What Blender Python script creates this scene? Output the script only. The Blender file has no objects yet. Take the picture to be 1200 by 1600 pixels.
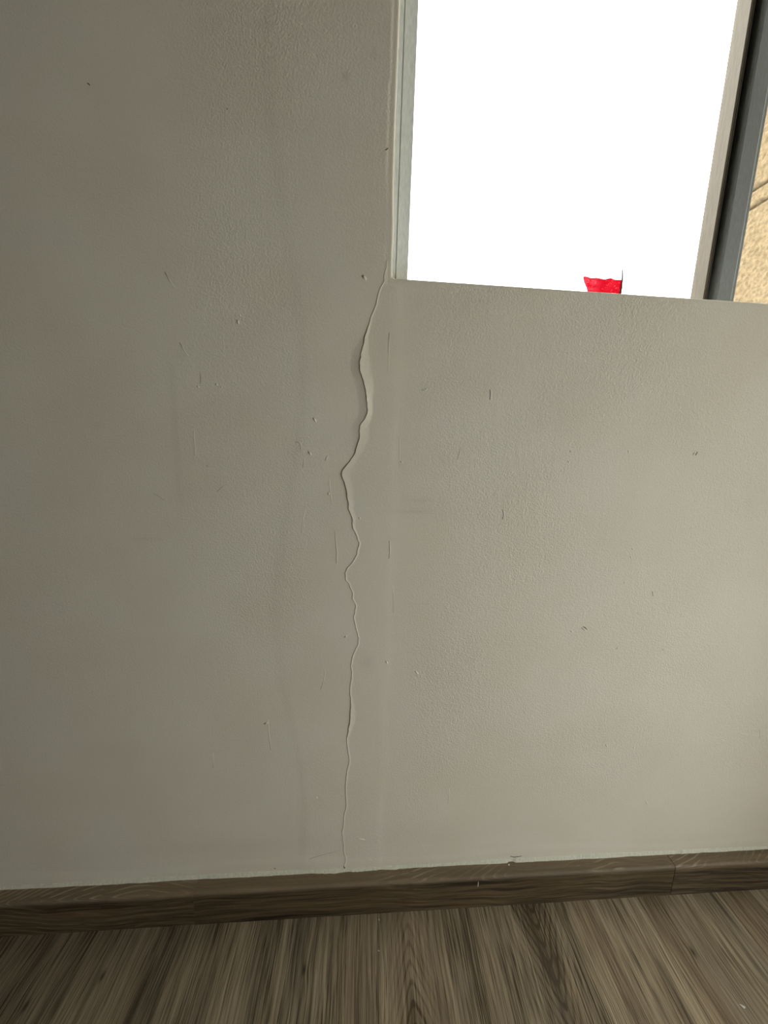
import bpy, bmesh, math, random
import numpy as np
from mathutils import Matrix, Vector, noise

# ------------------------------------------------------------------ camera
S = bpy.context.scene
col = S.collection
cam_data = bpy.data.cameras.new('camera')
cam = bpy.data.objects.new('camera', cam_data)
col.objects.link(cam)
S.camera = cam
cam_data.sensor_fit = 'VERTICAL'
cam_data.sensor_height = 32.0
cam_data.lens = 32.0 * 600.0 / 1600.0
cam_data.clip_start = 0.01
R3 = ((0.996762, 0.078065, -0.019255), (-0.073491, 0.9817, 0.175683), (0.032617, -0.173699, 0.984258))
M = Matrix.Identity(4)
for i in range(3):
    M[i][0] = R3[i][0]
    M[i][1] = R3[i][2]
    M[i][2] = -R3[i][1]
M[0][3], M[1][3], M[2][3] = 0.0, -0.54618, 0.78527
cam.matrix_world = M

# ------------------------------------------------------------------ light and exposure
SKY = 5.4
SUN = 2.9
SUN_DIR = Vector((0.62, -0.42, -0.66))
world = bpy.data.worlds.new('sky')
S.world = world
world.use_nodes = True
bg = world.node_tree.nodes['Background']
bg.inputs['Color'].default_value = (0.95, 0.98, 1.0, 1)
bg.inputs['Strength'].default_value = SKY
sun_data = bpy.data.lights.new('sun', 'SUN')
sun_data.energy = SUN
sun_data.angle = 0.0093
sun_data.color = (1.0, 0.95, 0.86)
sun = bpy.data.objects.new('sun', sun_data)
col.objects.link(sun)
sun.rotation_euler = SUN_DIR.to_track_quat('-Z', 'Y').to_euler()
sun.location = (-4, 3, 6)
# portals in the two window openings, seen and added (they give no light of their own, they only guide the sky's)
def portal(name, loc, rot, sx, sy):
    d = bpy.data.lights.new(name, 'AREA'); d.shape = 'RECTANGLE'; d.size, d.size_y = sx, sy
    d.cycles.is_portal = True
    o = bpy.data.objects.new(name, d); col.objects.link(o)
    o.location = loc; o.rotation_euler = rot
portal('window_portal', (0.527, 0.21, 1.6), (-math.pi / 2, 0, 0), 0.97, 1.2)
portal('added_window_portal', (1.24, -0.95, 0.455), (0, math.pi / 2, 0), 0.81, 1.02)
S.view_settings.view_transform = 'Standard'
S.view_settings.look = 'None'
S.view_settings.gamma = 1.0
S.view_settings.use_curve_mapping = False
S.view_settings.exposure = 0.33
S.cycles.use_denoising = True
S.cycles.max_bounces = 14
S.cycles.diffuse_bounces = 10
S.cycles.transparent_max_bounces = 12
S.cycles.sample_clamp_indirect = 6.0
S.cycles.caustics_reflective = False

# ------------------------------------------------------------------ node helpers
class V:
    """A value in a node tree that can be written like arithmetic."""
    def __init__(self, g, s): self.g, self.s = g, s
    def _m(self, op, *a, clamp=False):
        n = self.g.nt.nodes.new('ShaderNodeMath'); n.operation = op; n.use_clamp = clamp
        for i, v in enumerate((self,) + a):
            if isinstance(v, V): self.g.nt.links.new(v.s, n.inputs[i])
            else: n.inputs[i].default_value = v
        return V(self.g, n.outputs[0])
    def __add__(self, o): return self._m('ADD', o)
    __radd__ = __add__
    def __mul__(self, o): return self._m('MULTIPLY', o)
    __rmul__ = __mul__
    def __sub__(self, o): return self._m('SUBTRACT', o)
    def __rsub__(self, o): return (self * -1.0) + o
    def __truediv__(self, o): return self._m('DIVIDE', o)
    def pw(self, o): return self._m('POWER', o)
    def sin(self): return self._m('SINE')
    def abs(self): return self._m('ABSOLUTE')
    def fract(self): return self._m('FRACT')
    def clamp(self): return self._m('ADD', 0.0, clamp=True)
    def sq(self): return self * self
    def step(self, a, b):
        """smooth ramp from 0 at a to 1 at b"""
        n = self.g.nt.nodes.new('ShaderNodeMapRange'); n.interpolation_type = 'SMOOTHSTEP'
        self.g.nt.links.new(self.s, n.inputs['Value'])
        if a < b:
            n.inputs['From Min'].default_value, n.inputs['From Max'].default_value = a, b
            n.inputs['To Min'].default_value, n.inputs['To Max'].default_value = 0, 1
        else:
            n.inputs['From Min'].default_value, n.inputs['From Max'].default_value = b, a
            n.inputs['To Min'].default_value, n.inputs['To Max'].default_value = 1, 0
        return V(self.g, n.outputs['Result'])

class G:
    def __init__(self, name):
        self.m = bpy.data.materials.new(name); self.m.use_nodes = True
        self.nt = self.m.node_tree
        self.p = self.nt.nodes['Principled BSDF']
        self.out = self.nt.nodes['Material Output']
    def set(self, **k):
        for a, b in k.items():
            i = self.p.inputs[a.replace('_', ' ')]
            if isinstance(b, V): self.nt.links.new(b.s, i)
            else: i.default_value = b
    def xyz(self):
        t = self.nt.nodes.new('ShaderNodeTexCoord'); s = self.nt.nodes.new('ShaderNodeSeparateXYZ')
        self.nt.links.new(t.outputs['Object'], s.inputs[0])
        return [V(self, s.outputs[i]) for i in range(3)]
    def attr(self, name, kind='GEOMETRY'):
        n = self.nt.nodes.new('ShaderNodeAttribute'); n.attribute_name = name; n.attribute_type = kind
        return V(self, n.outputs['Fac'])
    def vec(self, x, y, z):
        n = self.nt.nodes.new('ShaderNodeCombineXYZ')
        for i, v in enumerate((x, y, z)):
            if isinstance(v, V): self.nt.links.new(v.s, n.inputs[i])
            else: n.inputs[i].default_value = v
        return n.outputs[0]
    def noise(self, x, y, z, scale=1.0, detail=2.0, rough=0.5):
        n = self.nt.nodes.new('ShaderNodeTexNoise')
        self.nt.links.new(self.vec(x, y, z), n.inputs['Vector'])
        n.inputs['Scale'].default_value = scale; n.inputs['Detail'].default_value = detail
        n.inputs['Roughness'].default_value = rough
        return V(self, n.outputs[0])
    def voro(self, x, y, z, scale):
        n = self.nt.nodes.new('ShaderNodeTexVoronoi')
        self.nt.links.new(self.vec(x, y, z), n.inputs['Vector'])
        n.inputs['Scale'].default_value = scale
        return V(self, n.outputs['Distance'])
    def mix(self, f, a, b):
        n = self.nt.nodes.new('ShaderNodeMix'); n.data_type = 'RGBA'
        for key, v in (('Factor_Float', f), ('A_Color', a), ('B_Color', b)):
            i = next(q for q in n.inputs if q.identifier == key)
            if isinstance(v, V): self.nt.links.new(v.s, i)
            else: i.default_value = v if key[0] == 'F' else (tuple(v) + (1,))[:4]
        return V(self, next(q for q in n.outputs if q.identifier == 'Result_Color').s if False else next(q for q in n.outputs if q.identifier == 'Result_Color'))
    def bump(self, h, dist, strength=1.0):
        n = self.nt.nodes.new('ShaderNodeBump'); n.inputs['Distance'].default_value = dist
        if isinstance(strength, V): self.nt.links.new(strength.s, n.inputs['Strength'])
        else: n.inputs['Strength'].default_value = strength
        self.nt.links.new(h.s, n.inputs['Height'])
        self.nt.links.new(n.outputs[0], self.p.inputs['Normal'])

# ------------------------------------------------------------------ materials
def mat_wall():
    g = G('painted plaster')
    x, y, z = g.xyz()
    peel = g.attr('peel'); dirt_shade = g.attr('dirt_shade')
    mott = g.noise(x, y, z, 7.0, 3.0)
    c = g.mix(mott.step(0.35, 0.65), (0.825, 0.760, 0.615), (0.845, 0.790, 0.660))
    spots = g.noise(x, y, z, 160.0, 2.0).step(0.70, 0.78) * 0.10
    c = g.mix((dirt_shade + spots).clamp(), c, (0.22, 0.205, 0.18))
    fine = g.noise(x, y, z, 400.0, 2.0, 0.55)
    mid = g.noise(x, y, z, 190.0, 2.0)
    brush = g.noise(x * 90.0, y * 90.0, z * 14.0, 1.0, 2.0)
    h = fine * 0.55 + mid * 0.35 * peel + brush * 0.12
    g.bump(h, 0.0027, peel * 0.85 + 0.08)
    g.set(Base_Color=c, Roughness=0.62, Specular_IOR_Level=0.3)
    return g.m

def mat_plain(name, colour, rough=0.5, metal=0.0, grain=0.0, scale=200.0):
    g = G(name)
    x, y, z = g.xyz()
    n = g.noise(x, y, z * 0.2, scale, 2.0)
    dark = tuple(v * 0.86 for v in colour)
    g.set(Base_Color=g.mix(n.step(0.3, 0.7), dark, colour), Roughness=rough, Metallic=metal)
    if grain: g.bump(n, grain)
    return g.m

def mat_floor():
    g = G('grey brown oak laminate')
    x, y, z = g.xyz()
    sd = g.attr('grain_seed', 'OBJECT'); vx = g.attr('vein_x', 'OBJECT'); vy = g.attr('vein_y', 'OBJECT')
    vs = g.attr('vein_turn', 'OBJECT'); kx = g.attr('knot_x', 'OBJECT'); ky = g.attr('knot_y', 'OBJECT')
    sx = g.attr('streak_x', 'OBJECT'); tone = g.attr('tone', 'OBJECT')
    wob = g.noise(x * 5.0, y * 3.5, sd, 1.0, 2.0) - 0.5
    wob2 = g.noise(x * 22.0, y * 9.0, sd + 3.0, 1.0, 2.0) - 0.5
    # grain bends round the knot
    dkx = x - kx; dky = y - ky
    kd = (dkx.sq() * 26000.0 + dky.sq() * 3800.0)
    kn = (kd * -1.0)._m('EXPONENT')
    xx = x + wob * 0.016 + wob2 * 0.003 + dkx * kn * 0.8
    fib = g.noise(xx * 480.0, y * 13.0, sd, 1.0, 3.0, 0.6)
    fib2 = g.noise(xx * 170.0, y * 4.0, sd + 7.0, 1.0, 2.0)
    pore = g.noise(xx * 620.0, y * 16.0, sd + 1.0, 1.0, 1.0)
    wide = g.noise(xx * 19.0, y * 2.2, sd + 11.0, 1.0, 2.0)
    # cathedral rings
    f = (((xx - vx + wob2 * 0.008) * 2.7).sq() + 0.00012).pw(0.5) * 44.0 + (y - vy) * vs * 44.0 + wob * 1.1 + wob2 * 0.8
    ring = (f * 6.2832).sin() * 0.5 + 0.5
    near = ((xx - vx).sq() * -700.0)._m('EXPONENT') * (f * -0.16)._m('EXPONENT').clamp()
    core = (f.step(0.6, -1.0)) * ((xx - vx).sq() * -1500.0)._m('EXPONENT')
    v = fib.step(0.34, 0.66) * 0.50 + fib2.step(0.30, 0.70) * 0.20 + wide.step(0.30, 0.68) * 0.34
    v = v - ring.step(0.55, 0.98) * near * 0.36 - core * 0.32
    v = v - pore.step(0.54, 0.70) * 0.30
    c = g.mix(v.clamp(), (0.060, 0.041, 0.021), (0.56, 0.445, 0.29))
    warm = g.noise(xx * 14.0, y * 2.2, sd + 5.0, 1.0, 1.0).step(0.45, 0.75)
    c = g.mix(warm * 0.28, c, (0.27, 0.165, 0.085))
    grey = g.noise(xx * 17.0, y * 1.7, sd + 9.0, 1.0, 1.0).step(0.52, 0.75)
    c = g.mix(grey * 0.35, c, (0.135, 0.118, 0.092))
    # one dark heartwood streak
    st = ((xx - sx + wob * 0.012).sq() * -70000.0)._m('EXPONENT') * g.noise(x, y * 7.0, sd + 2.0, 1.0, 1.0).step(0.38, 0.58)
    c = g.mix(st * 0.75, c, (0.045, 0.034, 0.022))
    c = g.mix((kd * -5.0)._m('EXPONENT') * 0.85, c, (0.028, 0.019, 0.011))
    n = g.nt.nodes.new('ShaderNodeHueSaturation')
    g.nt.links.new(c.s, n.inputs['Color']); g.nt.links.new(tone.s, n.inputs['Value'])
    n.inputs['Saturation'].default_value = 0.95
    g.bump(v, 0.0004, 0.55)
    g.set(Base_Color=V(g, n.outputs[0]), Roughness=0.5, Specular_IOR_Level=0.35)
    return g.m

def mat_board():
    g = G('dark limed oak skirting')
    x, y, z = g.xyz()
    sd = g.attr('grain_seed', 'OBJECT')
    v = z - y * 1.0                     # runs up the front and back over the top
    w = g.noise(x * 5.0, v * 9.0, sd, 1.0, 2.0) - 0.5
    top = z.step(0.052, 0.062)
    w2 = g.noise(x * 9.0, v * 20.0, sd + 4.0, 1.0, 2.0) - 0.5
    u = v + w * 0.030 + w2 * 0.006
    fib = g.noise(x * 9.0, u * 330.0, sd + 1.0, 1.0, 3.0, 0.6)
    band = g.noise(x * 2.2, u * 60.0, sd + 2.0, 1.0, 2.0)
    f = u * (top * 20.0 + 105.0) + (x * 7.85 + 4.16 + sd).sin() * (top * 7.0 + 0.9) + w * 2.2
    ring = (f * 6.2832).sin() * 0.5 + 0.5
    c = g.mix((fib.step(0.34, 0.68) * 0.6 + band.step(0.3, 0.7) * 0.4).clamp(), (0.015, 0.010, 0.005), (0.165, 0.113, 0.058))
    lime = ring.step(0.72, 0.98) * g.noise(x * 30.0, u * 90.0, sd + 6.0, 1.0, 2.0).step(0.34, 0.55)
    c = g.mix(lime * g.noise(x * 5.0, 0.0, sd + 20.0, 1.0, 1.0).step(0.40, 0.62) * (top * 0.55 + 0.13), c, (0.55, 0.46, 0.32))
    c = g.mix(top * 0.5, c, (0.34, 0.262, 0.175))  # top face lightened in the colour, for light falling from above
    smear = g.noise(x * 4.0, v * 40.0, sd + 12.0, 1.0, 2.0).step(0.60, 0.72) * z.step(0.0605, 0.0622) * y.step(-0.016, -0.006)
    c = g.mix(smear * 0.5, c, (0.50, 0.45, 0.36))
    g.bump(fib * 0.6 + ring * 0.3, 0.0006, 0.6)
    g.set(Base_Color=c, Roughness=0.55, Specular_IOR_Level=0.3)
    return g.m

def mat_stucco():
    g = G('tan stucco')
    x, y, z = g.xyz()
    n = g.noise(x, y, z, 45.0, 4.0)
    c = g.mix(n.step(0.3, 0.7), (0.112, 0.079, 0.042), (0.185, 0.137, 0.076))
    g.bump(g.noise(x, y, z, 130.0, 3.0), 0.004, 0.6)
    g.set(Base_Color=c, Roughness=0.9, Specular_IOR_Level=0.1)
    return g.m

def mat_glass():
    g = G('window glass')
    nt = g.nt
    nt.nodes.remove(g.p)
    tr = nt.nodes.new('ShaderNodeBsdfTransparent'); tr.inputs[0].default_value = (0.97, 0.98, 0.975, 1)
    gl = nt.nodes.new('ShaderNodeBsdfGlossy'); gl.inputs['Roughness'].default_value = 0.02
    lw = nt.nodes.new('ShaderNodeLayerWeight'); lw.inputs['Blend'].default_value = 0.5
    fr = V(g, lw.outputs['Facing']).pw(5.0) * 0.95 + 0.04          # Schlick
    mx = nt.nodes.new('ShaderNodeMixShader')
    nt.links.new(fr.s, mx.inputs[0]); nt.links.new(tr.outputs[0], mx.inputs[1]); nt.links.new(gl.outputs[0], mx.inputs[2])
    nt.links.new(mx.outputs[0], g.out.inputs['Surface'])
    return g.m

def mat_tape():
    g = G('red adhesive tape')
    nt = g.nt
    x, y, z = g.xyz()
    n = g.noise(x * 300.0, y * 300.0, z * 420.0, 1.0, 2.0)
    pale = (n.step(0.60, 0.72) + x.step(0.372, 0.350) * 0.45 * g.noise(x * 90.0, 0.0, z * 120.0, 1.0, 1.0).step(0.35, 0.6)).clamp()
    c = g.mix(pale, (0.74, 0.013, 0.080), (0.84, 0.30, 0.36))
    g.set(Base_Color=c, Roughness=0.35)
    tl = nt.nodes.new('ShaderNodeBsdfTranslucent')
    nt.links.new(c.s, tl.inputs['Color'])
    mx = nt.nodes.new('ShaderNodeMixShader'); mx.inputs[0].default_value = 0.5
    nt.links.new(g.p.outputs[0], mx.inputs[1]); nt.links.new(tl.outputs[0], mx.inputs[2])
    nt.links.new(mx.outputs[0], g.out.inputs['Surface'])
    return g.m

WALL = mat_wall()
FLOOR = mat_floor()
BOARD = mat_board()
STUCCO = mat_stucco()
GLASS = mat_glass()
TAPE = mat_tape()
CEIL = mat_plain('ceiling darkened against bounce', (0.28, 0.27, 0.25), 0.8)  # colour kept dark to hold down the ambient light
FAR = mat_plain('wall darkened against bounce', (0.20, 0.165, 0.125), 0.8)  # unseen walls, colour darkened so less light bounces back
CAULK = mat_plain('cream sealant', (0.80, 0.77, 0.62), 0.6, grain=0.0006, scale=300)
ALU = mat_plain('pale grey aluminium', (0.83, 0.87, 0.86), 0.45, grain=0.0002, scale=500)
DARKALU = mat_plain('grey aluminium', (0.30, 0.325, 0.325), 0.4, grain=0.0002, scale=500)
BEIGE = mat_plain('champagne aluminium', (0.125, 0.098, 0.064), 0.7, grain=0.0003, scale=260)
RUBBER = mat_plain('black rubber', (0.012, 0.014, 0.022), 0.55)
CHALK = mat_plain('white paint crumb', (0.85, 0.83, 0.76), 0.8)
SOOT = mat_plain('dark scuff', (0.10, 0.095, 0.08), 0.9)
PIT = mat_plain('bare plaster', (0.47, 0.435, 0.36), 0.95)

# ------------------------------------------------------------------ mesh helpers
def link(name, me, m, parent=None, loc=None):
    o = bpy.data.objects.new(name, me)
    col.objects.link(o)
    if m and not me.materials: me.materials.append(m)
    if parent: o.parent = parent
    if loc: o.location = loc
    return o

def empty(name, loc=(0, 0, 0)):
    o = bpy.data.objects.new(name, None)
    col.objects.link(o); o.location = loc
    o.empty_display_size = 0.05
    return o

def tag(o, label=None, cat=None, group=None, kind=None):
    if label: o['label'] = label
    if cat: o['category'] = cat
    if group: o['group'] = group
    if kind: o['kind'] = kind
    return o

def pydata(name, vs, fs, smooth=False):
    me = bpy.data.meshes.new(name)
    me.from_pydata(vs, [], fs)
    if smooth: me.polygons.foreach_set('use_smooth', [True] * len(me.polygons))
    me.update()
    return me

def box_mesh(name, a, b, bevel=0.0, segs=2):
    bm = bmesh.new()
    bmesh.ops.create_cube(bm, size=1.0)
    for v in bm.verts:
        v.co = Vector([(a[i] + b[i]) / 2 + v.co[i] * (b[i] - a[i]) for i in range(3)])
    if bevel:
        bmesh.ops.bevel(bm, geom=bm.edges[:], offset=bevel, segments=segs, affect='EDGES', profile=0.5)
    me = bpy.data.meshes.new(name)
    bm.to_mesh(me); bm.free()
    return me

def box(name, a, b, m, parent=None, bevel=0.0, segs=2):
    return link(name, box_mesh(name, a, b, bevel, segs), m, parent)

def lerp_table(tab, z):
    zs = np.array([t[1] for t in tab]); xs = np.array([t[0] for t in tab])
    k = np.argsort(zs)
    return np.interp(z, zs[k], xs[k])

# ------------------------------------------------------------------ window wall with its crack
CRACK = [(0.0363, 1.0127), (0.0334, 1.003), (0.0345, 0.9954), (0.0288, 0.9854), (0.025, 0.9723), (0.0212, 0.9576), (0.0178, 0.9522), (0.0145, 0.9414), (0.0099, 0.9266), (0.0074, 0.913), (0.0032, 0.8911), (0.0052, 0.8801), (0.0098, 0.8693), (0.0131, 0.8569), (0.0138, 0.8476), (0.0161, 0.8401), (0.0153, 0.8244), (0.0118, 0.8178), (0.0054, 0.8081), (0.0054, 0.7936), (0.0016, 0.7788), (-0.002, 0.7672), (-0.0078, 0.7585), (-0.0173, 0.747), (-0.018, 0.741), (-0.0148, 0.7305), (-0.0108, 0.7154), (-0.0083, 0.7032), (-0.009, 0.6923), (-0.0026, 0.6814), (-0.0016, 0.6658), (0.0024, 0.6563), (0.0081, 0.6435), (0.0076, 0.6339), (0.0047, 0.6241), (0.0002, 0.6127), (-0.0091, 0.6036), (-0.0113, 0.5962), (-0.0104, 0.5855), (-0.0048, 0.5788), (-0.0006, 0.568), (0.0006, 0.5551), (0.0054, 0.5459), (0.0048, 0.5339), (0.0027, 0.5219), (0.0061, 0.508), (0.0105, 0.494), (0.01, 0.4816), (0.0045, 0.4674), (0.0006, 0.4567), (-0.0001, 0.4459), (0.0016, 0.4233), (-0.0006, 0.4133), (-0.0006, 0.399), (0.0012, 0.3826), (0.0002, 0.366), (0.0, 0.3472), (-0.002, 0.3325), (-0.0045, 0.3176), (-0.0032, 0.2982), (0.0008, 0.2811), (-0.0035, 0.2563), (-0.0052, 0.2386), (-0.0048, 0.2093), (-0.0032, 0.196), (-0.0038, 0.1847), (-0.0071, 0.1751), (-0.0073, 0.1587), (-0.0092, 0.1402), (-0.0088, 0.1259), (-0.0063, 0.1138), (-0.006, 0.0946), (-0.0029, 0.0859), (-0.0046, 0.0702), (-0.0046, 0.0)]
EDGE = [(0.0426, 2.7), (0.0426, 1.2986), (0.0422, 1.2224), (0.0416, 1.1689), (0.0422, 1.0992), (0.0440, 1.0557), (0.0435, 1.0258), (0.0440, 1.0046), (0.0440, 0.0)]
# height of the lifted paint edge (mm) and how far the lift reaches to the right (mm), by height above the floor
LIFT = [(0.0, 1.025), (0.4, 1.010), (0.7, 0.97), (0.7, 0.945), (1.3, 0.925), (2.2, 0.905), (2.9, 0.888), (2.9, 0.862), (2.8, 0.845), (2.4, 0.824), (1.9, 0.805), (1.5, 0.78), (0.9, 0.765), (1.3, 0.748), (1.4, 0.73), (1.1, 0.69), (0.8, 0.65), (0.65, 0.58), (0.65, 0.42), (0.7, 0.39), (1.3, 0.365), (1.3, 0.345), (0.6, 0.315), (0.6, 0.20), (0.5, 0.13), (0.35, 0.0)]
REACH = [(2.5, 1.025), (2.5, 0.945), (5, 0.925), (10, 0.905), (16, 0.888), (13, 0.862), (8, 0.845), (7, 0.824), (14, 0.805), (12, 0.78), (9, 0.765), (12, 0.748), (10, 0.72), (7, 0.69), (3, 0.65), (2.2, 0.58), (2.2, 0.39), (9, 0.365), (8, 0.345), (2.5, 0.315), (2.2, 0.0)]
RIM = 0.0028
ROOM = dict(x0=-2.6, x1=1.08, y0=-4.2, z1=2.5)
SIDE = (-1.46, -0.44, 0.05, 0.86)          # added unseen low window in the side wall, shaped for its light: y from, y to, z from, z to
WIN_X1, WIN_Z0, WIN_Z1, THICK = 1.01, 1.0, 2.2, 0.2

def smooth(a, lo, hi):
    t = np.clip((a - lo) / (hi - lo), 0, 1)
    return t * t * (3 - 2 * t)

def build_wall():
    s = [ROOM['x0'] - 0.1] + list(np.arange(ROOM['x0'] + 0.1, -0.75, 0.12))
    s += list(np.arange(-0.72, -0.0205, 0.0045))
    s += list(np.arange(-0.018, -0.0015, 0.0012)) + [-0.0008, -0.00025, 0.00005, 0.0006, 0.0013]
    s += list(np.arange(0.0022, 0.0285, 0.0012)) + list(np.arange(0.031, 0.041, 0.004))
    ie = len(s); s += [0.043]
    s += list(np.arange(0.0475, 1.0, 0.0047))
    ir = len(s); s += [WIN_X1 + RIM]
    s += [1.03, 1.06, ROOM['x1'] + 0.1]
    s = np.array(s)
    zb = WIN_Z0 - RIM
    z = [0.0, 0.03, 0.05] + list(np.arange(0.056, zb - 0.001, 0.0025))
    jb = len(z); z += [zb]
    z += list(np.arange(zb + 0.0025, 1.42, 0.0025)) + list(np.arange(1.45, 2.15, 0.06))
    jt = len(z); z += [WIN_Z1 + RIM]
    z += [2.3, 2.4, ROOM['z1'] + 0.1]
    z = np.array(z)
    nx, nz = len(s), len(z)
    rnd = np.random.RandomState(4)
    jag = np.interp(z, np.arange(0, 3, 0.0042), rnd.uniform(-0.0009, 0.0009, len(np.arange(0, 3, 0.0042))))
    xc = lerp_table(CRACK, z) + jag * (z < 1.0)
    xe = lerp_table(EDGE, z) - RIM
    X = np.zeros((nz, nx))
    for j in range(nz):
        X[j] = np.interp(s, [-9, -0.15, 0.0, 0.043, 0.2, 9], [-9, -0.15, xc[j], xe[j], 0.2, 9])
    Z = np.repeat(z[:, None], nx, 1)
    # rounded lower left corner of the opening
    X[jb, ie] += 0.0008; Z[jb, ie] += 0.0008
    D = X - xc[:, None]
    H = lerp_table(LIFT, z)[:, None] * 0.001
    Wd = lerp_table(REACH, z)[:, None] * 0.001
    right = s[None, :] > 0
    t = np.clip(D / Wd, 0, 1)
    prof = (1 - t) ** 1.2
    lift = np.where(right, H * prof, 0)
    # where the paint has tented, the left side rises towards the crack too
    tent = smooth(H, 0.0010, 0.0022)
    tl = np.clip(-D / (0.003 + 0.0095 * tent), 0, 1)
    lift += np.where(~right, H * (0.08 + 0.62 * tent) * (1 - tl) ** 1.25, 0)
    # old filler ridges and slow waves in the plaster
    wave = 0.0006 * np.sin(9.1 * X + 3.0 * Z + 0.5) * np.sin(7.3 * Z + 1.1) + 0.0003 * np.sin(31 * X + 11 * np.sin(4 * Z)) * np.sin(23 * Z + 1)
    putty = 0.0005 * (smooth(X, -0.10 + 0.02 * np.sin(9 * Z), -0.085 + 0.02 * np.sin(9 * Z)) - smooth(X, 0.050, 0.064 + 0.004 * np.sin(30 * Z)))
    patch = 0.00035 * (smooth(X, -0.243, -0.239)) * smooth(Z, 0.66, 0.70) * (1 - smooth(Z, 0.86, 0.90)) * (1 - smooth(X, -0.2, -0.05))
    foot = 0.0009 * (1 - smooth(Z + 0.006 * np.sin(13 * X), 0.074, 0.092))
    Y = -(lift + wave + putty + patch + foot)
    fade = smooth(np.abs(X - xe[:, None]), 0.0, 0.01) * 1.0
    near_open = (Z > zb - 0.012)
    Y = np.where(near_open & (X > xe[:, None] - 0.006) & (Z > 1.02), 0, Y)
    Y = np.where((Z > zb - 0.006) & (X > xe[:, None] - 0.004), 0, Y)
    # how strong the roller texture is
    peel = 0.10 + 0.75 * smooth(X, 0.05, 0.14) * smooth(Z, 0.12, 0.30)
    peel += 0.50 * smooth(X, -0.26, -0.16) * (1 - smooth(X, -0.09, -0.03)) * smooth(Z, 0.35, 0.6)
    peel += 0.45 * smooth(X, -0.08, -0.03) * (1 - smooth(X, 0.04, 0.1)) * smooth(Z, 0.98, 1.06)
    peel *= 0.75 + 0.25 * np.sin(17 * X + 5 * Z) * np.sin(13 * Z - 3 * X)
    dirt_shade = np.zeros_like(X)
    for (px, pz, rx, rz, a) in ((0.087, 0.690, 0.028, 0.003, .10), (0.097, 0.707, 0.020, 0.0025, .08), (0.09, 0.70, 0.035, 0.017, .05), (0.0245, 0.452, 0.011, 0.014, .10), (-0.288, 0.644, 0.022, 0.003, .08), (-0.341, 0.797, 0.006, 0.004, .10), (-0.0203, 1.217, 0.0045, 0.005, .22), (0.0127, 1.242, 0.003, 0.006, .12), (0.40, 0.62, 0.09, 0.11, .025), (0.49, 0.25, 0.07, 0.06, .04), (0.30, 0.87, 0.10, 0.08, .03), (-0.30, 0.62, 0.12, 0.2, .03), (0.16, 0.13, 0.20, 0.02, .04), (-0.2, 0.12, 0.2, 0.015, .05)):
        dirt_shade += a * np.exp(-((X - px) / rx) ** 2 - ((Z - pz) / rz) ** 2)
    dirt_shade += 0.05 * np.exp(-(np.where(~right, D, 9) / 0.003) ** 2) * (H > 0.0001)  # shade on the left of the lifted edge, painted into the mask
    verts = np.stack([X, Y, Z], -1).reshape(-1, 3)
    idx = np.arange(nz * nx).reshape(nz, nx)
    quads = np.stack([idx[:-1, :-1], idx[:-1, 1:], idx[1:, 1:], idx[1:, :-1]], -1)
    hole = np.zeros((nz - 1, nx - 1), bool); hole[jb:jt, ie:ir] = True
    cs = np.zeros_like(hole)
    a, b = np.searchsorted(s, -0.0125), np.searchsorted(s, 0.0225)
    j0, j1 = np.searchsorted(z, 0.062), np.searchsorted(z, 1.016)
    cs[j0:j1, a:b] = True
    # above the sill the strip stays left of the opening
    cs &= ~hole

    def sub(name, mask, extra_v=None, extra_f=None):
        q = quads[mask].reshape(-1, 4)
        used = np.unique(q); remap = np.full(nz * nx, -1); remap[used] = np.arange(len(used))
        v = verts[used].tolist(); f = remap[q].tolist()
        if extra_v is not None:
            n = len(used)
            v += extra_v
            f += [[(remap[k] if k >= 0 else n - 1 - k) for k in face] for face in extra_f]
        me = pydata(name, v, f, True)
        for nm, arr in (('peel', peel), ('dirt_shade', dirt_shade)):
            at = me.attributes.new(nm, 'FLOAT', 'POINT')
            d = np.zeros(len(v), np.float32); d[:len(used)] = arr.reshape(-1)[used]
            if nm == 'peel': d[len(used):] = 0.2
            at.data.foreach_set('value', d)
        return me

    # rim of the opening and reveals: loop down the left side, along the sill, up the right, back along the top
    loop = [(idx[j, ie], 1, 0) for j in range(jt - 1, jb, -1)] + [(idx[jb, ie], 1, 1)]
    loop += [(idx[jb, i], 0, 1) for i in range(ie + 1, ir)] + [(idx[jb, ir], -1, 1)]
    loop += [(idx[j, ir], -1, 0) for j in range(jb + 1, jt)] + [(idx[jt, ir], -1, -1)]
    loop += [(idx[jt, i], 0, -1) for i in range(ir - 1, ie, -1)] + [(idx[jt, ie], 1, -1)]
    ev, ef = [], []
    prev = [k for k, _, _ in loop]
    new = lambda p: (ev.append(p), -len(ev))[1]
    for k in range(1, 6):
        t = k / 5 * math.pi / 2
        cur = []
        for (k0, ax, az) in loop:
            p = verts[k0]
            cur.append(new([p[0] + ax * RIM * math.sin(t), p[1] + RIM * (1 - math.cos(t)), p[2] + az * RIM * math.sin(t)]))
        n = len(loop)
        for i in range(n): ef.append([prev[i], prev[(i + 1) % n], cur[(i + 1) % n], cur[i]])
        prev = cur
    cur = []
    for (k0, ax, az) in loop:
        p = verts[k0]
        cur.append(new([p[0] + ax * RIM, THICK, p[2] + az * RIM]))
    n = len(loop)
    for i in range(n): ef.append([prev[i], prev[(i + 1) % n], cur[(i + 1) % n], cur[i]])
    # outside skin
    X0, X1, Z1 = s[0], s[-1], z[-1]
    ox0, ox1, oz0, oz1 = 0.044, WIN_X1, WIN_Z0, WIN_Z1
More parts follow.
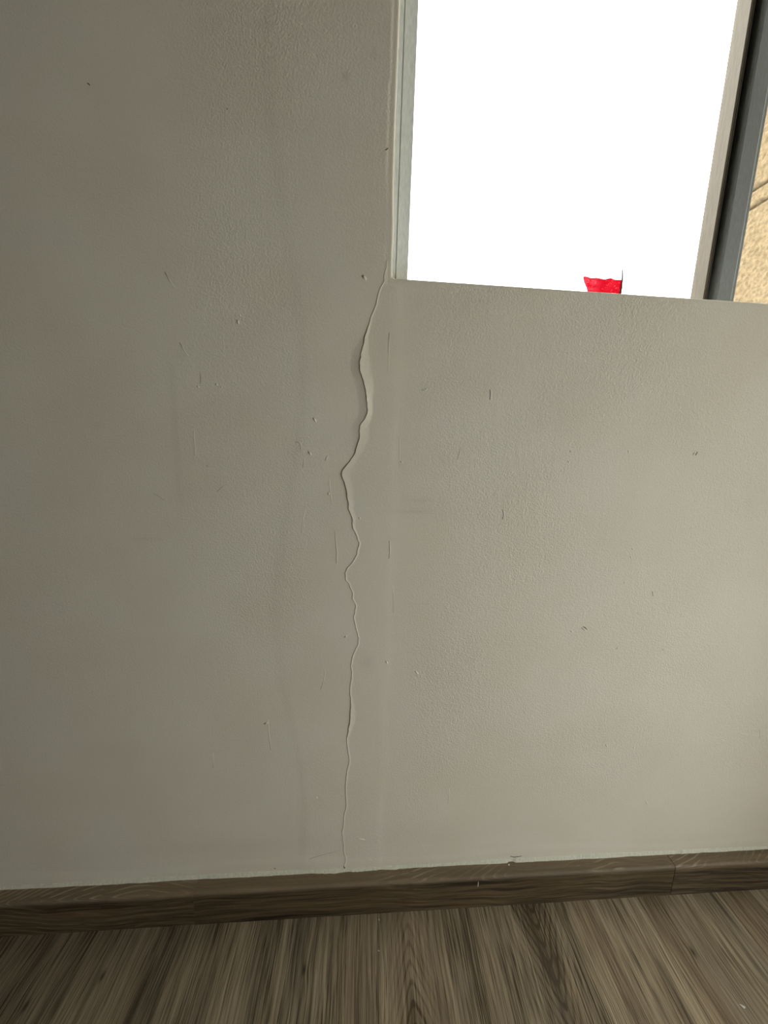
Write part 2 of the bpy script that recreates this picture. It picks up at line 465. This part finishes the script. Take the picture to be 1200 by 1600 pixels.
    for (a0, a1, b0, b1) in ((X0, ox0, 0, Z1), (ox1, X1, 0, Z1), (ox0, ox1, 0, oz0), (ox0, ox1, oz1, Z1)):
        ef.append([new([a0, THICK, b0]), new([a0, THICK, b1]), new([a1, THICK, b1]), new([a1, THICK, b0])])
    wall = link('wall_back', sub('wall_back', ~hole & ~cs, ev, ef), WALL)
    tag(wall, 'greyish white painted plaster wall under and beside the window', kind='structure')
    crack = link('crack', sub('crack', cs), WALL, wall)
    tag(crack, 'jagged vertical crack with a lifted paint edge')
    return wall

wall = build_wall()
bpy.context.view_layer.update()

def wall_skin(x, z):
    for o in [wall] + list(wall.children):
        if o.name.split('.')[0] not in ('wall_back', 'crack'): continue
        h = o.ray_cast(Vector((x, -0.1, z)), Vector((0, 1, 0)), distance=0.15)
        if h[0]: return h
    return (False, None, None, None)

# small marks on the plaster: ridges of paint, chips and pits
def ridge(name, pts, w, h, m, y=-0.0004):
    """A low rounded welt that follows pts (x, z) on the wall face, thin at both ends."""
    P = [np.array(p, float) for p in pts]
    if len(P) < 3: P = [P[0], (P[0] + P[-1]) / 2, P[-1]]
    vs, fs = [], []
    n = len(P)
    for i, p in enumerate(P):
        d = P[min(i + 1, n - 1)] - P[max(i - 1, 0)]
        d /= np.linalg.norm(d) + 1e-9
        nn = np.array([-d[1], d[0]])
        k = 0.30 + 0.70 * math.sin(math.pi * (i + 0.35) / (n - 0.3))
        for a, b in ((-1, 0), (-0.55, 0.75), (0, 1), (0.55, 0.75), (1, 0)):
            q = p + nn * a * w / 2 * k
            if b and h > 0.0008 and name == 'paint_ridge': q = q - np.array((0.22 * w * k, 0.0))     # the free edge leans to one side
            vs.append((q[0], y - b * h * k + (0.0006 if b == 0 else 0), q[1]))
    for i in range(n - 1):
        for k in range(4):
            a = i * 5 + k
            fs.append((a + 5, a + 6, a + 1, a))
    fs += [(0, 1, 2, 3, 4), tuple(range((n - 1) * 5, n * 5))[::-1]]
    me = pydata(name, vs, fs, True)
    for k in (-1, -2): me.polygons[len(me.polygons) + k].use_smooth = False
    return link(name, me, m, wall)
# name, points on the wall face (x, z) in metres, width mm, height mm, material
MARKS = [
    ('paint_ridge', [(0.0905, 0.8614), (0.0937, 0.8603), (0.0963, 0.8612), (0.0966, 0.8642)], 2.2, 1.6, CHALK),
    ('paint_ridge', [(0.1867, 0.8651), (0.1882, 0.8600), (0.1882, 0.8556), (0.1876, 0.8513)], 2.4, 1.8, CHALK),
    ('paint_ridge', [(0.2194, 0.6959), (0.2215, 0.6912), (0.2219, 0.6863), (0.2209, 0.6815)], 2.2, 1.6, CHALK),
    ('paint_ridge', [(0.2175, 0.7036), (0.2190, 0.6978)], 1.0, 0.5, WALL),
    ('paint_chip', [(0.0049, 1.0002), (0.0078, 0.9977), (0.0100, 0.9948)], 5.0, 1.4, WALL),
    ('paint_chip', [(-0.0580, 0.8176), (-0.0558, 0.8147), (-0.0545, 0.8122)], 4.2, 1.5, WALL),
    ('paint_chip', [(-0.0645, 0.7714), (-0.0624, 0.7693), (-0.0610, 0.7671)], 3.6, 1.8, WALL),
    ('paint_chip', [(-0.0368, 0.7157), (-0.0359, 0.7116)], 3, 1.2, WALL),
    ('paint_chip', [(0.0075, 0.6804), (0.0094, 0.6776)], 3, 1.0, WALL),
    ('paint_chip', [(-0.0104, 0.4931), (-0.0071, 0.4962)], 3.4, 1.6, WALL),
    ('paint_chip', [(0.0541, 0.4529), (0.0568, 0.4485)], 3.2, 1.5, WALL),
    ('paint_chip', [(0.1013, 0.4352), (0.1035, 0.4324), (0.1061, 0.4296)], 2.6, 1.6, WALL),
    ('paint_chip', [(-0.1548, 0.9375), (-0.1541, 0.9329)], 3.4, 2.0, WALL),
    ('paint_chip', [(-0.1519, 0.9447), (-0.1516, 0.9416)], 1.6, 1.2, WALL),
    ('paint_chip', [(-0.2096, 0.8531), (-0.2072, 0.8508)], 2.4, 1.2, CHALK),
    ('paint_chip', [(-0.1860, 0.8570), (-0.1832, 0.8547)], 2.8, 1.2, CHALK),
    ('paint_chip', [(-0.1795, 0.8536), (-0.1779, 0.8521)], 2, 0.8, WALL),
    ('pit', [(-0.2025, 0.7494), (-0.2009, 0.7468)], 2.2, 0.3, PIT),
    ('paint_chip', [(-0.1331, 0.3485), (-0.1306, 0.3490), (-0.1276, 0.3506)], 3.2, 1.8, WALL),
    ('pit', [(-0.1340, 0.3491), (-0.1321, 0.3462)], 2.0, 0.4, PIT),
    ('paint_chip', [(0.0643, 0.7620), (0.0676, 0.7603)], 3, 1.2, WALL),
    ('pit', [(0.3125, 0.7855), (0.3146, 0.7823)], 2.0, 0.3, PIT),
    ('pit', [(0.3110, 0.7701), (0.3132, 0.7679)], 1.8, 0.3, PIT),
    ('paint_chip', [(0.4014, 0.7878), (0.4035, 0.7841)], 1.8, 1.0, WALL),
    ('paint_chip', [(0.5048, 0.7844), (0.5070, 0.7892)], 2.0, 1.2, WALL),
    ('pit', [(0.5089, 0.7841), (0.5110, 0.7894)], 2.0, 0.3, SOOT),
    ('paint_chip', [(0.3655, 0.5076), (0.3696, 0.5048), (0.3743, 0.5015)], 2.6, 2.0, CHALK),
    ('pit', [(0.3674, 0.5094), (0.3714, 0.5076), (0.3748, 0.5043)], 2.2, 0.3, SOOT),
    ('paint_chip', [(0.3481, 0.5022), (0.3516, 0.4994)], 3, 1.4, WALL),
    ('paint_chip', [(0.4299, 0.6393), (0.4337, 0.6367)], 3, 1.4, WALL),
    ('paint_chip', [(0.4295, 0.6264), (0.4320, 0.6233)], 2.4, 1.2, WALL),
    ('pit', [(0.4247, 0.5840), (0.4272, 0.5819)], 2.0, 0.3, PIT),
    ('paint_ridge', [(0.4759, 0.5688), (0.4780, 0.5645), (0.4784, 0.5602)], 2.2, 1.3, WALL),
    ('paint_chip', [(0.4294, 0.4699), (0.4323, 0.4738)], 2.6, 1.5, WALL),
    ('pit', [(0.5090, 0.4686), (0.5120, 0.4663)], 1.8, 0.3, PIT),
    ('paint_chip', [(0.4362, 0.2933), (0.4399, 0.2876)], 2.6, 1.3, WALL),
    ('paint_chip', [(0.4864, 0.2861), (0.4903, 0.2834)], 2.6, 1.2, WALL),
    ('scratch', [(0.6772, 0.3079), (0.6861, 0.3061), (0.6987, 0.3041)], 1.8, 0.7, CHALK),
    ('paint_ridge', [(0.7023, 0.3040), (0.7101, 0.3019), (0.7166, 0.3004)], 1.6, 0.8, WALL),
    ('paint_ridge', [(0.7164, 0.3150), (0.7196, 0.3060), (0.7212, 0.2958)], 1.8, 0.8, WALL),
    ('paint_ridge', [(0.6416, 0.2988), (0.6495, 0.2954), (0.6554, 0.2933)], 1.8, 0.8, WALL),
    ('paint_ridge', [(0.5259, 0.1778), (0.5292, 0.1723), (0.5351, 0.1660)], 3.0, 0.9, WALL),
    ('scratch', [(0.0143, 0.1282), (0.0215, 0.1249), (0.0292, 0.1226)], 1.6, 0.7, WALL),
    ('scuff', [(-0.3159, 1.1838), (-0.3142, 1.1830), (-0.3130, 1.1815)], 1.8, 0.3, SOOT),
    ('scuff', [(0.0300, 1.1436), (0.0317, 1.1449), (0.0336, 1.1465)], 1.4, 0.3, SOOT),
    ('scuff', [(-0.1602, 1.1720), (-0.1587, 1.1715)], 1.3, 0.2, SOOT),
    ('scratch', [(-0.2759, 0.7088), (-0.2702, 0.7058), (-0.2637, 0.7006), (-0.2571, 0.6989)], 1.1, 0.2, PIT),
    ('scratch', [(-0.1899, 0.7132), (-0.1850, 0.7176), (-0.1796, 0.7226)], 1.0, 0.2, PIT),
    ('scratch', [(0.1497, 0.7853), (0.1484, 0.7772), (0.1463, 0.7671)], 1.1, 0.25, PIT),
    ('paint_ridge', [(0.0428, 0.9323), (0.0423, 0.9096), (0.0427, 0.8833)], 2.2, 0.6, WALL),
    ('paint_ridge', [(0.0527, 0.6458), (0.0543, 0.6312), (0.0533, 0.6185)], 2.4, 0.9, WALL),
    ('paint_ridge', [(0.0592, 0.5897), (0.0621, 0.5613), (0.0627, 0.5325)], 2.0, 0.5, WALL),
    ('paint_ridge', [(0.0604, 0.8019), (0.0626, 0.7808), (0.0632, 0.7538)], 1.8, 0.5, WALL),
    ('paint_ridge', [(-0.0372, 0.7670), (-0.0398, 0.7629), (-0.0411, 0.7598)], 2.2, 0.9, WALL),
    ('paint_ridge', [(-0.0343, 0.7439), (-0.0355, 0.7276), (-0.0331, 0.7094), (-0.0307, 0.6890)], 1.8, 0.5, WALL),
    ('paint_ridge', [(-0.0267, 0.6609), (-0.0256, 0.6438), (-0.0236, 0.6284), (-0.0243, 0.6108)], 1.8, 0.8, WALL),
    ('paint_ridge', [(-0.0820, 0.7849), (-0.0759, 0.7829), (-0.0742, 0.7781), (-0.0746, 0.7711)], 1.8, 0.9, WALL),
    ('paint_ridge', [(-0.0694, 0.7634), (-0.0707, 0.7571), (-0.0725, 0.7491)], 1.8, 0.5, WALL),
    ('paint_ridge', [(-0.0683, 0.6902), (-0.0728, 0.6752), (-0.0747, 0.6564)], 1.8, 0.4, WALL),
    ('paint_ridge', [(-0.2166, 0.7957), (-0.2170, 0.7804), (-0.2175, 0.7615)], 2.2, 0.6, WALL),
    ('paint_ridge', [(-0.0426, 0.4422), (-0.0396, 0.4356), (-0.0415, 0.4226), (-0.0464, 0.4051)], 1.8, 0.5, WALL),
    ('paint_ridge', [(-0.2420, 0.9890), (-0.2364, 0.9783), (-0.2292, 0.9698)], 1.8, 0.4, WALL),
    ('paint_ridge', [(-0.2289, 0.9064), (-0.2232, 0.8949), (-0.2148, 0.8859)], 1.8, 0.4, WALL),
    ('scratch', [(-0.2050, 0.8703), (-0.2045, 0.8639), (-0.2053, 0.8558)], 1.0, 0.3, PIT),
    ('scratch', [(-0.0733, 0.0861), (-0.0495, 0.0935), (-0.0269, 0.1000), (-0.0082, 0.1042)], 1.2, 0.25, PIT),
    ('pit', [(-0.1229, 0.0738), (-0.1208, 0.0717)], 2.2, 0.3, SOOT),
    ('pit', [(-0.0056, 0.0710), (-0.0036, 0.0668)], 2.4, 0.4, SOOT),
    ('pit', [(0.2884, 0.0726), (0.2956, 0.0703), (0.3096, 0.0716)], 2.2, 0.4, SOOT),
    ('paint_ridge', [(-0.1275, 0.3545), (-0.1266, 0.3261), (-0.1246, 0.3007)], 2.0, 0.5, WALL),
    ('paint_ridge', [(-0.2135, 0.2979), (-0.2137, 0.2829), (-0.2147, 0.2713)], 2.0, 0.5, WALL),
    ('paint_ridge', [(0.1694, 0.2170), (0.1693, 0.2006), (0.1690, 0.1789)], 1.8, 0.5, WALL),
    ('paint_chip', [(-0.0540, 0.2107), (-0.0508, 0.2087)], 2.4, 1.0, WALL),
]

for nm, pts, w, h, m in MARKS:
    # sit each mark on the plaster's own skin
    cx = sum(p[0] for p in pts) / len(pts); cz = sum(p[1] for p in pts) / len(pts)
    hit, loc, nor, _ = wall_skin(cx, cz)
    ridge(nm, pts, (max(w, 2.6) if h <= 0.6 and m is WALL else w) * 0.001, h * 0.001 * (0.16 if h <= 0.6 else 0.34 if nm == 'paint_ridge' else 0.55), m, (loc.y if hit else 0.0) + (-0.00005 if h <= 0.6 and m is WALL else -0.0002))


# ------------------------------------------------------------------ the rest of the room (around and behind the camera)
def shell():
    x0, x1, y0, z1 = ROOM['x0'], ROOM['x1'], ROOM['y0'], ROOM['z1']
    o = box('wall_left', (x0 - 0.1, y0, 0), (x0, 0.0, z1), FAR); tag(o, 'unseen side wall away from the window, darkened to cut bounce light', kind='structure')
    # side wall with an added low window that lights the cracked wall: four panels round the opening
    wy0, wy1, wz0, wz1 = SIDE
    bm_v, bm_f = [], []
    def slab(a, b):
        k = len(bm_v)
        bm_v.extend([(x, y, z) for z in (a[2], b[2]) for y in (a[1], b[1]) for x in (a[0], b[0])])
        bm_f.extend([tuple(k + i for i in f) for f in ((0, 2, 3, 1), (4, 5, 7, 6), (0, 1, 5, 4), (2, 6, 7, 3), (0, 4, 6, 2), (1, 3, 7, 5))])
    slab((x1, y0, 0), (x1 + 0.15, wy0, z1)); slab((x1, wy1, 0), (x1 + 0.15, 0.0, z1))
    slab((x1, wy0, 0), (x1 + 0.15, wy1, wz0)); slab((x1, wy0, wz1), (x1 + 0.15, wy1, z1))
    o = link('wall_right', pydata('wall_right', bm_v, bm_f), WALL); tag(o, 'white painted side wall with an added low window', kind='structure')
    w2 = empty('added_window', (x1 + 0.1, (wy0 + wy1) / 2, wz0)); tag(w2, 'unseen low aluminium window added in the side wall to light the cracked wall', kind='structure')
    def put(name, a, b, m):
        o = box(name, a, b, m, None, 0.001 if m is not GLASS else 0.0)
        o.parent = w2; o.matrix_parent_inverse = Matrix.Translation(-w2.location)
    put('frame_rail', (x1 + 0.06, wy0, wz0), (x1 + 0.12, wy1, wz0 + 0.03), ALU); put('frame_head', (x1 + 0.06, wy0, wz1 - 0.03), (x1 + 0.12, wy1, wz1), ALU)
    put('frame_jamb', (x1 + 0.06, wy0, wz0 + 0.03), (x1 + 0.12, wy0 + 0.03, wz1 - 0.03), ALU); put('frame_jamb', (x1 + 0.06, wy1 - 0.03, wz0 + 0.03), (x1 + 0.12, wy1, wz1 - 0.03), ALU)
    put('glass_pane', (x1 + 0.085, wy0 + 0.025, wz0 + 0.025), (x1 + 0.09, wy1 - 0.025, wz1 - 0.025), GLASS)
    o = box('wall_front', (x0 - 0.1, y0 - 0.1, 0), (x1 + 0.1, y0, z1), FAR); tag(o, 'unseen wall facing the window, darkened to cut bounce light', kind='structure')
    o = box('ceiling', (x0 - 0.1, y0 - 0.1, z1), (x1 + 0.1, THICK, z1 + 0.1), CEIL); tag(o, 'unseen ceiling, darkened to cut bounce light', kind='structure')
    o = box('floor', (x0 - 0.1, y0 - 0.1, -0.06), (x1 + 0.1, THICK, -0.0085), SOOT); tag(o, 'grey brown laminate floor', kind='structure')
    return o
floor = shell()

# ------------------------------------------------------------------ floor planks
PW = 0.156
ANG = math.atan(0.045)
def plank_mesh(L):
    g = 0.0002
    bm = bmesh.new()
    bmesh.ops.create_cube(bm, size=1.0)
    for v in bm.verts:
        v.co = Vector((v.co.x * (PW - 2 * g), -L / 2 + v.co.y * (L - 2 * g), -0.004 + v.co.z * 0.008))
    top = [e for e in bm.edges if all(v.co.z > -0.001 for v in e.verts)]
    bmesh.ops.bevel(bm, geom=top, offset=0.0005, segments=2, affect='EDGES')
    me = bpy.data.meshes.new('plank')
    bm.to_mesh(me); bm.free()
    me.materials.append(FLOOR)
    return me

def planks():
    rnd = random.Random(11)
    full = {L: plank_mesh(L) for L in (1.25, 0.85, 0.45)}
    # what the nearest planks show: seed, vein centre, vein turn, knot, streak, tone with the light's falloff to the left painted in (plank-local metres)
    seen = {
        -4: dict(knot=(0.055, -0.10), tone=0.66, streak=0.9, vein=(0.5, 0)),
        -3: dict(knot=(-0.017, -0.077), tone=0.74, vein=(-0.4, 0), streak=0.05),
        -2: dict(knot=(0.9, 0), tone=0.86, streak=0.9, vein=(-0.5, 0)),
        -1: dict(knot=(-0.034, -0.087), tone=0.98, streak=-0.020, vein=(0.5, 0)),
        0: dict(knot=(0.9, 0), tone=1.0, vein=(-0.026, -0.100, 1), streak=0.9),
        1: dict(knot=(0.9, 0), tone=0.98, vein=(0.034, -0.150, -1), streak=0.9),
        2: dict(knot=(0.9, 0), tone=1.10, vein=(-0.5, 0), streak=0.054),
        3: dict(knot=(-0.040, -0.100), tone=1.06, vein=(0.6, 0), streak=0.066),
        4: dict(knot=(0.9, 0), tone=1.05, streak=0.9, vein=(0.5, 0)),
    }
    c, sn = math.cos(ANG), math.sin(ANG)
    for i in range(-19, 8):
        xc = 0.132 + PW * i
        y = 0.0
        lens = [(1.25, 0.85, 1.25), (0.85, 1.25, 1.25), (1.25, 1.25, 0.85)][i % 3]
        for k, L in enumerate(lens):
            # along the plank direction (slightly off square to the wall)
            x = xc - y * sn
            yy = y * c - 0.004
            if yy - L * c < ROOM['y0']: break
            o = link('plank', full[L], None, floor, (x, yy, 0.0))
            o.rotation_euler = (0, 0, -ANG)
            p = seen.get(i, {}) if k == 0 else {}
            vein = p.get('vein', (rnd.uniform(-0.05, 0.05), rnd.uniform(-L, 0), rnd.choice((-1, 1))))
            o['grain_seed'] = float(round(rnd.uniform(0, 60), 2))
            o['vein_x'] = float(vein[0]); o['vein_y'] = float(vein[1]); o['vein_turn'] = float(vein[2] if len(vein) > 2 else 1)
            kn = p.get('knot', (rnd.uniform(-0.06, 0.06), rnd.uniform(-L, 0)))
            o['knot_x'] = float(kn[0]); o['knot_y'] = float(kn[1])
            o['streak_x'] = float(p.get('streak', rnd.choice((0.9, 0.9, rnd.uniform(-0.05, 0.05)))))
            o['tone'] = float(p.get('tone', rnd.uniform(0.85, 1.08)))
            y -= L
planks()

# ------------------------------------------------------------------ skirting boards and sealant
BB_H, BB_T = 0.0628, 0.0245
base = empty('baseboard_back', (0, 0, 0))
tag(base, 'dark brown wood grain skirting along the foot of the cracked wall', kind='structure')
def board(x0, x1, seed):
    # profile in (y, z), rounded front arris
    prof = [(0.001, 0.0), (-BB_T, 0.0), (-BB_T, BB_H - 0.0045)]
    for k in range(1, 6):
        t = k / 6 * math.pi / 2
        prof.append((-BB_T + 0.0045 * (1 - math.cos(t)), BB_H - 0.0045 + 0.0045 * math.sin(t)))
    prof += [(-BB_T + 0.0045, BB_H - 0.0001), (0.001, BB_H)]
    n = len(prof); xs = np.linspace(x0, x1, 24)
    # eased ends
    vs = []
    for i, x in enumerate(xs):
        for (y, z) in prof: vs.append((x, y, z))
    fs = []
    for i in range(len(xs) - 1):
        for k in range(n):
            a, b = i * n + k, i * n + (k + 1) % n
            fs.append((a, b, b + n, a + n))
    fs += [tuple(range(n))[::-1], tuple(range((len(xs) - 1) * n, len(xs) * n))]
    me = pydata('board', vs, fs)
    o = link('board', me, BOARD, base)
    o['grain_seed'] = float(seed)
board(ROOM['x0'], -0.2468, 6.283)
board(-0.2466, 0.5825, 12.566)
board(0.5835, ROOM['x1'], 21.7)

def caulk():
    rnd = np.random.RandomState(3)
    xs = np.arange(-0.75, 1.078, 0.004)
    k1 = np.convolve(rnd.uniform(-1, 1, len(xs) + 8), np.ones(5) / 5, 'same')[:len(xs)]
    k2 = np.convolve(rnd.uniform(-1, 1, len(xs) + 30), np.ones(19) / 19, 'same')[:len(xs)]
    vs, fs = [], []
    for x, a, b in zip(xs, k1, k2):
        out = 0.0046 + 0.0008 * a + 0.0018 * b
        up = 0.0050 + 0.0002 * a + 0.0018 * b
        if 0.283 < x < 0.296: up *= 0.5; out *= 0.5       # broken out
        if 0.60 < x < 0.612: up *= 0.35
        if -0.06 < x < 0.09: out += 0.0018 * (0.5 + a)
        vs += [(x, 0.0008, BB_H + up + 0.001), (x, -0.0014, BB_H + up * 0.85), (x, -out * 0.6, BB_H + up * 0.35), (x, -out, BB_H - 0.0004)]
    for i in range(len(xs) - 1):
        for k in range(3):
            a = i * 4 + k
            fs.append((a, a + 1, a + 5, a + 4)[::-1])
    o = link('caulk_bead', pydata('caulk_bead', vs, fs, True), CAULK, base)
    tag(o, 'cream sealant bead along the top of the skirting')
caulk()
o = box('splinter', (0.2236, -0.0252, 0.0445), (0.2247, -0.0243, 0.0540), CHALK, base, 0.0003)
tag(o, 'short pale splinter standing on the skirting face')

# ------------------------------------------------------------------ window
win = empty('window_1', (0.6, 0.06, WIN_Z0))
tag(win, 'aluminium sliding window above the cracked wall', kind='structure')
def wbox(name, a, b, m, bevel=0.0008, label=None):
    o = box(name, a, b, m, None, bevel)
    o.parent = win
    o.matrix_parent_inverse = Matrix.Translation(-win.location)
    if label: o['label'] = label
    return o
f0 = wbox('frame_jamb', (0.036, 0.054, 1.0), (0.0704, 0.10, 2.2), ALU, 0.0006, 'pale grey aluminium frame side')
wbox('frame_lip', (0.036, 0.0505, 1.0), (0.0522, 0.056, 2.2), ALU, 0.0005)
wbox('frame_face', (0.0534, 0.0500, 1.0), (0.0702, 0.056, 2.2), ALU, 0.0008)
wbox('frame_rail', (0.0704, 0.047, 1.0), (WIN_X1, 0.10, 1.0135), ALU, 0.001)
wbox('frame_head', (0.0704, 0.047, 2.16), (WIN_X1, 0.10, 2.2), ALU, 0.001)
wbox('frame_jamb', (0.975, 0.047, 1.0135), (WIN_X1 - 0.0005, 0.10, 2.16), ALU, 0.001)
wbox('sash_stile', (0.5200, 0.0452, 1.0135), (0.5236, 0.0700, 2.16), BEIGE, 0.0005, 'sunlit champagne coloured sash edge')
wbox('sash_fin', (0.5252, 0.0462, 1.0135), (0.5268, 0.0700, 2.16), BEIGE, 0.0004)
wbox('gasket', (0.5236, 0.0560, 1.0135), (0.5345, 0.0700, 2.16), RUBBER, 0.0008, 'black rubber seal between the sashes')
wbox('brush_strip', (0.5282, 0.0500, 1.0135), (0.5300, 0.0580, 2.16), RUBBER, 0.0004)
wbox('sash_stile', (0.5345, 0.0400, 1.0135), (0.5630, 0.0800, 2.16), DARKALU, 0.0035, 'grey sash stile facing the room')
wbox('sash_lip', (0.5620, 0.0440, 1.0135), (0.5690, 0.0800, 2.16), DARKALU, 0.0008)
g1 = wbox('glass_pane', (0.066, 0.0640, 1.010), (0.5205, 0.0680, 2.17), GLASS, 0.0)
g2 = wbox('glass_pane', (0.5680, 0.0560, 1.010), (0.98, 0.0600, 2.17), GLASS, 0.0)

# ------------------------------------------------------------------ red tape on the glass
def tape():
    rnd = random.Random(5)
    nx, nz = 22, 9
    x0, x1, zb, zt = 0.3465, 0.4012, 1.0135, 1.0432
    root = None
    vs, fs = [], []
    for j in range(nz):
        v = j / (nz - 1)
        for i in range(nx):
            u = i / (nx - 1)
            xl = x0 - 0.0100 * smooth(np.array(v), 0.45, 0.9) + 0.0012 * math.sin(9 * v)
            top = zt + 0.0006 * math.sin(21 * u) + 0.0009 * noise.noise(Vector((u * 14, 3, 0))) - 0.0008 * u
            x = xl + (x1 - xl) * u
            z = zb + (top - zb) * v
            c = noise.noise(Vector((u * 5 + v * 2.2, v * 2.0, 7.0)))
            y = 0.0625 - 0.0022 * abs(c) - 0.0016 * max(0, math.sin(9 * u - 5 * v)) * v
            vs.append((x, y, z))
    for j in range(nz - 1):
        for i in range(nx - 1):
            a = j * nx + i
            fs.append((a, a + 1, a + nx + 1, a + nx))
    o = link('tape', pydata('tape', vs, fs, True), TAPE)
    md = o.modifiers.new('thickness', 'SOLIDIFY'); md.thickness = 0.00025
    tag(o, 'crumpled scrap of red adhesive tape stuck low on the window glass', 'tape')
    # the dark strand that stands up from its right end
    pts = [(0.3985, 0.0618, 1.0135), (0.3988, 0.0614, 1.030), (0.3990, 0.0612, 1.043), (0.3984, 0.0610, 1.050), (0.3972, 0.0608, 1.0565)]
    vs, fs = [], []
    for i, p in enumerate(pts):
        r = 0.0014 * (1 - 0.45 * max(0, i - 2) / 2)
        for k in range(6):
            t = k * math.pi / 3
            vs.append((p[0] + r * math.cos(t), p[1] + r * math.sin(t), p[2]))
    for i in range(len(pts) - 1):
        for k in range(6):
            fs.append((i * 6 + k, i * 6 + (k + 1) % 6, i * 6 + 6 + (k + 1) % 6, i * 6 + 6 + k))
    fs += [tuple(range(6))[::-1], tuple(range(len(vs) - 6, len(vs)))]
    t = link('strand', pydata('strand', vs, fs, True), SOOT, o)
    t['label'] = 'thin dark strand standing up from the tape'
tape()

# ------------------------------------------------------------------ the stuccoed wing outside
def wing():
    b = empty('building_wing', (2.0, 0.9, -1.0))
    tag(b, 'sunlit tan stucco building wing seen outside through the window', 'building')
    def put(o):
        o.parent = b; o.matrix_parent_inverse = Matrix.Translation(-b.location); return o
    put(box('body', (2.03, 0.21, -1.0), (5.0, 1.60, 6.5), STUCCO))
    def panel(z0, z1, step):
        ys = np.arange(0.21, 1.601, step); zs = np.arange(z0, z1 + 1e-6, step)
        ys[-1] = 1.605
        zs[-1] = z1
        vs, fs = [], []
        for z in zs:
            for y in ys:
                e = min(z - z0, z1 - z)
                k = min(1.0, e / 0.006)
                n1 = noise.noise(Vector((y * 85, z * 60, 1.0)))
                n2 = noise.noise(Vector((y * 150, z * 120, 4.0)))
                h = 0.0085 * max(-0.35, n1) + 0.006 * n2
                vs.append((2.0 + (1 - k) * 0.012 - h * k, y, z))
        n = len(ys); m = len(zs)
        for j in range(m - 1):
            for i in range(n - 1):
                a = j * n + i
                fs.append((a, a + n, a + n + 1, a + 1))
        # sides back to the body
        base_n = len(vs)
        ring = [i for i in range(n)] + [j * n + n - 1 for j in range(1, m)] + [(m - 1) * n + i for i in range(n - 2, -1, -1)] + [j * n for j in range(m - 2, 0, -1)]
        for k in ring:
            p = vs[k]; vs.append((2.035, p[1], p[2]))
        for q in range(len(ring)):
            q2 = (q + 1) % len(ring)
            fs.append((ring[q], ring[q2], base_n + q2, base_n + q))
        put(link('stucco_panel', pydata('stucco_panel', vs, fs, True), STUCCO))
    panel(-1.0, 1.2, 0.05)
    panel(1.2, 2.034, 0.0055)
    panel(2.050, 2.120, 0.0055)
    panel(2.136, 2.9, 0.0055)
    panel(2.9, 6.5, 0.05)
wing()

# ------------------------------------------------------------------ crumbs of paint lying on the floor and the skirting
def crumb(name, loc, size, seed, label):
    rnd = random.Random(seed)
    bm = bmesh.new()
    bmesh.ops.create_icosphere(bm, subdivisions=1, radius=1.0)
    for v in bm.verts:
        k = rnd.uniform(0.75, 1.2)
        v.co = Vector((v.co.x * size[0] * k, v.co.y * size[1] * k, max(v.co.z, -0.6) * size[2] * k))
    low = min(v.co.z for v in bm.verts)
    for v in bm.verts: v.co.z -= low
    me = bpy.data.meshes.new(name); bm.to_mesh(me); bm.free()
    o = link(name, me, CHALK, None, loc)
    o.rotation_euler = (0, 0, rnd.uniform(0, 3))
    tag(o, label, 'crumb', 'paint crumbs fallen from the crack')
crumb('paint_crumb', (0.055, -0.034, 0.0), (0.0016, 0.0013, 0.0012), 1, 'tiny white paint crumb on the floor close against the dark skirting')
crumb('paint_crumb', (0.052, -0.074, 0.0), (0.0010, 0.0020, 0.0010), 2, 'tiny white paint sliver on the floor further out from the skirting')
crumb('paint_crumb', (0.575, -0.164, 0.0), (0.0036, 0.0020, 0.0012), 3, 'pale flat flake on the floor nearest the camera')
crumb('paint_crumb', (0.284, -0.0075, BB_H), (0.0017, 0.0014, 0.0013), 4, 'white crumb resting on top of the skirting below the broken sealant')
